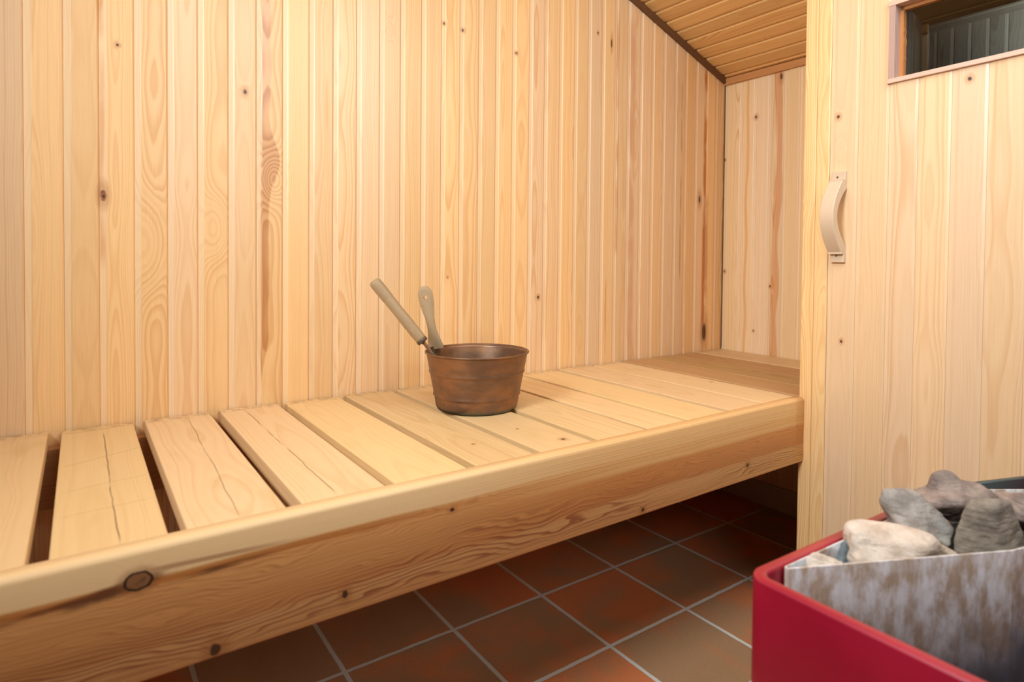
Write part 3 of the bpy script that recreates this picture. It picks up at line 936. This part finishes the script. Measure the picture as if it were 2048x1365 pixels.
# dark disc near the end, painted in place of a hole's shade
sd = Vector((0.807, -0.591, 0)); nn = (dv.cross(sd)).normalized()
M_dark = plain('painted_hole_shade', rgb(50, 36, 24), 0.9)
e = h1-dv*0.012 + Vector((-0.591, -0.807, 0))*0.0114
bm = bmesh.new()
bmesh.ops.create_cone(bm, cap_ends=True, segments=16, radius1=0.0022, radius2=0.0022, depth=0.003,
                      matrix=Matrix.Translation(e-LO) @ Vector((-0.591, -0.807, 0)).to_track_quat('Z', 'Y').to_matrix().to_4x4())
me = bpy.data.meshes.new('dark_hole_disc'); bm.to_mesh(me); bm.free(); link('dark_hole_disc', me, M_dark, hw_)
tube('ferrule', [h0-dv*0.007, h0-dv*0.006, h0+dv*0.001, h0+dv*0.002], [0.0118, 0.0136, 0.0140, 0.0136], M_bracket, ladle, 24, LO)
s_end = Vector((0.790, -0.345, 0.648))
sh = [h0-dv*0.004, h0-dv*0.012, h0-dv*0.03, Vector((0.715, -0.328, 0.741)), Vector((0.745, -0.335, 0.700)), s_end]
tube('shaft', sh, [0.0062, 0.0042, 0.0040, 0.0045, 0.0045, 0.0045], M_copper, ladle, 16, LO)
prof = [(0.001, 0.0), (0.02, 0.0015), (0.030, 0.008), (0.034, 0.024), (0.0355, 0.030), (0.0345, 0.030), (0.0325, 0.024), (0.0285, 0.009), (0.019, 0.003), (0.001, 0.002)]
o = lathe('scoop', prof, M_copper, ladle, 40)
o.location = Vector((0.812, -0.350, HB+0.0045)) - LO

# ------------------------------------------------------------------ the stove
stove = empty('sauna_stove', (1.05, -1.5, 0.0), 'red cased sauna stove with a grey steel tray of stones, beside the door', 'stove')
SO = Vector((1.05, -1.5, 0.0))
def redfn(t):
    x, y, z = t.sep(t.obj())
    n = t.noise(t.comb(x*60.0, y*60.0, z*9.0), 1.0, 4.0)
    s = t.noise(t.comb(x*8.0, y*8.0, z*8.0), 1.0, 3.0)
    col = t.mix(t.sstep(s, 0.35, 0.7), rgb(160, 12, 44), rgb(174, 18, 52))
    col = t.mix(t.sstep(n, 0.70, 0.80)*0.25, col, rgb(206, 90, 104))
    t.put(t.b.inputs['Base Color'], col)
    t.put(t.b.inputs['Roughness'], 0.36+(n-0.5)*0.15)
    t.b.inputs['Coat Weight'].default_value = 0.4; t.b.inputs['Coat Roughness'].default_value = 0.35
M_red = plain('red_enamel', rgb(170, 14, 40), 0.36, 0, redfn)
def steelfn(t):
    x, y, z = t.sep(t.obj())
    n = t.noise(t.comb(x*34.0, y*34.0, z*17.0), 1.0, 5.0, 0.65)
    s = t.noise(t.comb(x*9.0+4, y*9.0, z*6.0), 1.0, 3.0)
    f = t.noise(t.comb(x*160.0, y*160.0, z*60.0), 1.0, 3.0)
    col = t.mix(t.sstep(n, 0.36, 0.64), rgb(236, 234, 234), rgb(186, 162, 138))
    col = t.mix(t.sstep(s + (0.50-z)*3.0, 0.50, 0.72)*0.75, col, rgb(132, 150, 168))
    col = t.mul(col, 0.82+f*0.36)
    t.put(t.b.inputs['Base Color'], col)
    t.b.inputs['Metallic'].default_value = 0.12
    t.put(t.b.inputs['Roughness'], 0.45+(n-0.5)*0.35)
    t.bump(n+f*0.4, 0.3, 0.0015)
M_steel = plain('heat_stained_steel', rgb(160, 160, 160), 0.4, 0.4, steelfn)
M_dsteel = plain('dark_grey_steel', rgb(74, 84, 84), 0.42, 0.2)
M_black = plain('black_iron', rgb(30, 30, 32), 0.6, 0.3)

def offset_poly(pts, rad, closed=False, seg=10):
    """round the corners of an open polyline"""
    out = []
    n = len(pts)
    for i in range(n):
        p = Vector(pts[i])
        if not closed and i in (0, n-1): out.append(p); continue
        a = Vector(pts[(i-1) % n]); b = Vector(pts[(i+1) % n])
        da, db = (a-p).normalized(), (b-p).normalized()
        r_ = rad[i] if isinstance(rad, (list, tuple)) else rad
        if r_ <= 0: out.append(p); continue
        th = da.angle(db); tl = r_/math.tan(th/2)
        p0, p1 = p+da*tl, p+db*tl
        cen = p+(da+db).normalized()*(r_/math.sin(th/2))
        v0, v1 = p0-cen, p1-cen
        for k in range(seg+1):
            t = k/seg
            v = v0.lerp(v1, t).normalized()*r_
            out.append(cen+v)
    return out
def wall_strip(name, line, th, z0, z1, mat, parent, closed=False, bev=0.003, origin=SO):
    """upright sheet that follows line (2-D) with thickness th towards its left side and a rounded top edge"""
    pts = [Vector((p[0], p[1])) for p in line]; n = len(pts)
    nor = []
    for i in range(n):
        a = pts[i-1] if (i or closed) else pts[i]
        b = pts[(i+1) % n] if (i < n-1 or closed) else pts[i]
        d1 = (pts[i]-a); d2 = (b-pts[i])
        d = (d1.normalized() if d1.length else Vector((0, 0))) + (d2.normalized() if d2.length else Vector((0, 0)))
        d.normalize(); nrm = Vector((-d.y, d.x))
        k = 1.0
        if d1.length and d2.length:
            k = 1/max(0.5, math.cos(d1.angle(d2)/2))
        nor.append(nrm*k)
    pr = [(0, z0), (0, z1-bev)]
    for k in range(1, 5):
        a = math.pi/2*k/4; pr.append((bev*(1-math.cos(a)), z1-bev+bev*math.sin(a)))
    for k in range(0, 5):
        a = math.pi/2*k/4; pr.append((th-bev+bev*math.sin(a), z1-bev+bev*math.cos(a)))
    pr.append((th, z0))
    vs, fs = [], []
    for p, nr in zip(pts, nor):
        for (o_, z) in pr:
            q = p+nr*o_; vs.append((q.x-origin.x, q.y-origin.y, z-origin.z))
    m = len(pr); rng = n if closed else n-1
    for i in range(rng):
        j = (i+1) % n
        for k in range(m):
            l = (k+1) % m
            fs.append((i*m+k, j*m+k, j*m+l, i*m+l))
    if not closed:
        fs.append(tuple(range(m))[::-1]); fs.append(tuple((n-1)*m+k for k in range(m)))
    o = raw(name, vs, fs, mat, parent)
    bm = bmesh.new(); bm.from_mesh(o.data); bmesh.ops.recalc_face_normals(bm, faces=bm.faces[:]); bm.to_mesh(o.data); bm.free()
    for p in o.data.polygons: p.use_smooth = len(p.vertices) == 4
    return o
# red casing: from the far left end, round the near-left corner, along the front, round the right
line = offset_poly([(1.262, -1.243), (0.686, -1.226), (0.680, -1.92), (1.50, -1.92), (1.50, -1.345)], [0, 0.030, 0.030, 0.03, 0])
wall_strip('red_casing', line, 0.0175, 0.05, 0.600, M_red, stove, bev=0.005)
# dark liner inside the casing
wall_strip('rear_plate', [(1.500, -1.338), (1.258, -1.250)], 0.010, 0.05, 0.602, M_dsteel, stove, bev=0.003)
fl = [(0.70, -1.243), (0.70, -1.90), (1.48, -1.90), (1.48, -1.355), (1.26, -1.262)]
vs = [(x-SO.x, y-SO.y, 0.30) for x, y in fl]+[(x-SO.x, y-SO.y, 0.33) for x, y in fl]
raw('inner_deck', vs, [(4, 3, 2, 1, 0), (5, 6, 7, 8, 9)]+[(i, (i+1) % 5, 5+(i+1) % 5, 5+i) for i in range(5)], M_black, stove)
for fx, fy in ((0.74, -1.29), (0.74, -1.86), (1.44, -1.86), (1.42, -1.40)):
    bm = bmesh.new(); boxmesh(bm, (fx-0.02-SO.x, fy-0.02-SO.y, 0.0), (fx+0.02-SO.x, fy+0.02-SO.y, 0.32))
    bmesh.ops.bevel(bm, geom=bm.edges[:], offset=0.002, segments=1, affect='EDGES')
    me = bpy.data.meshes.new('foot'); bm.to_mesh(me); bm.free(); link('foot', me, M_black, stove)
tray_poly = [(0.727, -1.2475), (1.048, -1.4075), (1.30, -1.475), (1.40, -1.370), (1.245, -1.2625)]
tl = offset_poly(tray_poly, [0.004, 0.004, 0.01, 0.01, 0.01], closed=True, seg=4)
tray = wall_strip('stone_tray', tl, 0.0028, 0.325, 0.600, M_steel, stove, closed=True, bev=0.001)
gp = [(0.745, -1.2525), (1.055, -1.405), (1.295, -1.465), (1.390, -1.370), (1.243, -1.267)]
vs = [(x-SO.x, y-SO.y, 0.535) for x, y in gp]+[(x-SO.x, y-SO.y, 0.541) for x, y in gp]
raw('grate', vs, [(4, 3, 2, 1, 0), (5, 6, 7, 8, 9)]+[(i, (i+1) % 5, 5+(i+1) % 5, 5+i) for i in range(5)], M_black, tray)

def stone_mat(name, c1, c2, c3, sc=1.0):
    t = NT(name)
    x, y, z = t.sep(t.obj())
    n = t.noise(t.comb(x*26.0*sc, y*26.0*sc, z*40.0*sc), 1.0, 5.0, 0.6)
    s = t.noise(t.comb(x*11.0, y*11.0+3, z*11.0), 1.0, 3.0)
    f = t.noise(t.comb(x*260.0, y*260.0, z*260.0), 1.0, 3.0)
    lay = t.noise(t.comb(x*20.0, y*20.0, z*190.0), 1.0, 3.0)
    col = t.mix(t.sstep(n, 0.35, 0.65), c1, c2)
    col = t.mix(t.sstep(s, 0.5, 0.7)*0.7, col, c3)
    col = t.mul(col, 0.80+f*0.25+lay*0.18)
    t.put(t.b.inputs['Base Color'], col)
    t.b.inputs['Roughness'].default_value = 0.85
    t.bump(n*0.8+f*0.2+lay*0.5, 0.9, 0.005)
    return t.mat
SM_pale = stone_mat('pale_stone', rgb(218, 202, 184), rgb(190, 170, 150), rgb(226, 214, 200))
SM_grey = stone_mat('grey_stone', rgb(172, 164, 154), rgb(132, 124, 116), rgb(160, 168, 162))
SM_brown = stone_mat('brown_stone', rgb(160, 142, 130), rgb(118, 104, 96), rgb(170, 158, 142))
SM_taupe = stone_mat('taupe_stone', rgb(150, 138, 122), rgb(112, 104, 92), rgb(160, 162, 148))
SM_blue = stone_mat('blue_grey_stone', rgb(120, 132, 134), rgb(96, 106, 110), rgb(140, 148, 146))

def stone(loc, size, rot, seed, mat, label, tips=(), power=14, rough=0.06, planes=13, group='stones in the stove tray'):
    rr = random.Random(seed)
    bm = bmesh.new()
    bmesh.ops.create_icosphere(bm, subdivisions=5, radius=1.0)
    pl = []
    for _ in range(planes):
        d = Vector((rr.gauss(0, 1), rr.gauss(0, 1), rr.gauss(0, 1))).normalized()
        pl.append((d, rr.uniform(0.66, 0.98)))
    off = Vector((seed*3.1, seed*1.7, 0))
    for q in bm.verts:
        d = q.co.normalized()
        s = sum(max(0.0, d.dot(n_)/h)**power for n_, h in pl)
        r_ = s**(-1/power) if s > 1e-6 else 1.25
        r_ = min(r_, 1.25)
        for (td, ta, tw) in tips:
            k = max(0.0, d.dot(Vector(td).normalized()))
            r_ += ta*k**tw
        r_ *= 1 + rough*noise.fractal(d*2.0+off, 0.8, 2.1, 6) + 0.02*noise.noise(d*9+off)
        q.co = d*r_
    sz = Vector(size)
    for q in bm.verts: q.co = Vector((q.co.x*sz.x, q.co.y*sz.y, q.co.z*sz.z))
    me = bpy.data.meshes.new('stove_stone'); bm.to_mesh(me); bm.free()
    o = link('stove_stone', me, mat, None, True)
    o.location = loc; o.rotation_euler = [math.radians(a) for a in rot]
    return tag(o, label, 'stone', group)
stone((0.940, -1.300, 0.588), (0.092, 0.033, 0.046), (0, 8, -27), 5, SM_pale, 'large pale smooth stone along the near edge of the stove tray',
      tips=[((1, 0, -0.3), 0.45, 5)], power=8)
stone((0.812, -1.268, 0.583), (0.028, 0.013, 0.024), (0, 10, -20), 8, SM_pale, 'small pale stone at the left corner of the stove tray')
stone((1.026, -1.290, 0.605), (0.056, 0.040, 0.036), (5, 10, -35), 12, SM_grey, 'grey blocky stone resting behind the large pale stone, left tip over the rim',
      tips=[((-1, 0.1, 0.7), 0.30, 8)])
stone((1.152, -1.286, 0.607), (0.050, 0.036, 0.034), (0, 0, -35), 21, SM_brown, 'brown pointed stone, the tallest, at the back of the stove tray',
      tips=[((-0.15, 0, 1), 0.75, 9), ((1, 0, 0), 0.35, 3)])
stone((1.105, -1.362, 0.600), (0.060, 0.043, 0.052), (10, -10, -15), 33, SM_taupe, 'big rough grey-brown stone right of the grey blocky stone')
stone((1.235, -1.378, 0.596), (0.052, 0.042, 0.036), (0, 15, -50), 41, SM_brown, 'brown stone at the right back of the tray, cut by the photo edge')
stone((1.165, -1.422, 0.578), (0.046, 0.020, 0.030), (0, -8, -15), 47, SM_grey, 'low grey stone in front of the big rough stone by the right photo edge')
stone((0.880, -1.262, 0.571), (0.030, 0.011, 0.026), (0, 0, -5), 52, SM_blue, 'blue-grey stone wedged between tray side and large pale stone')
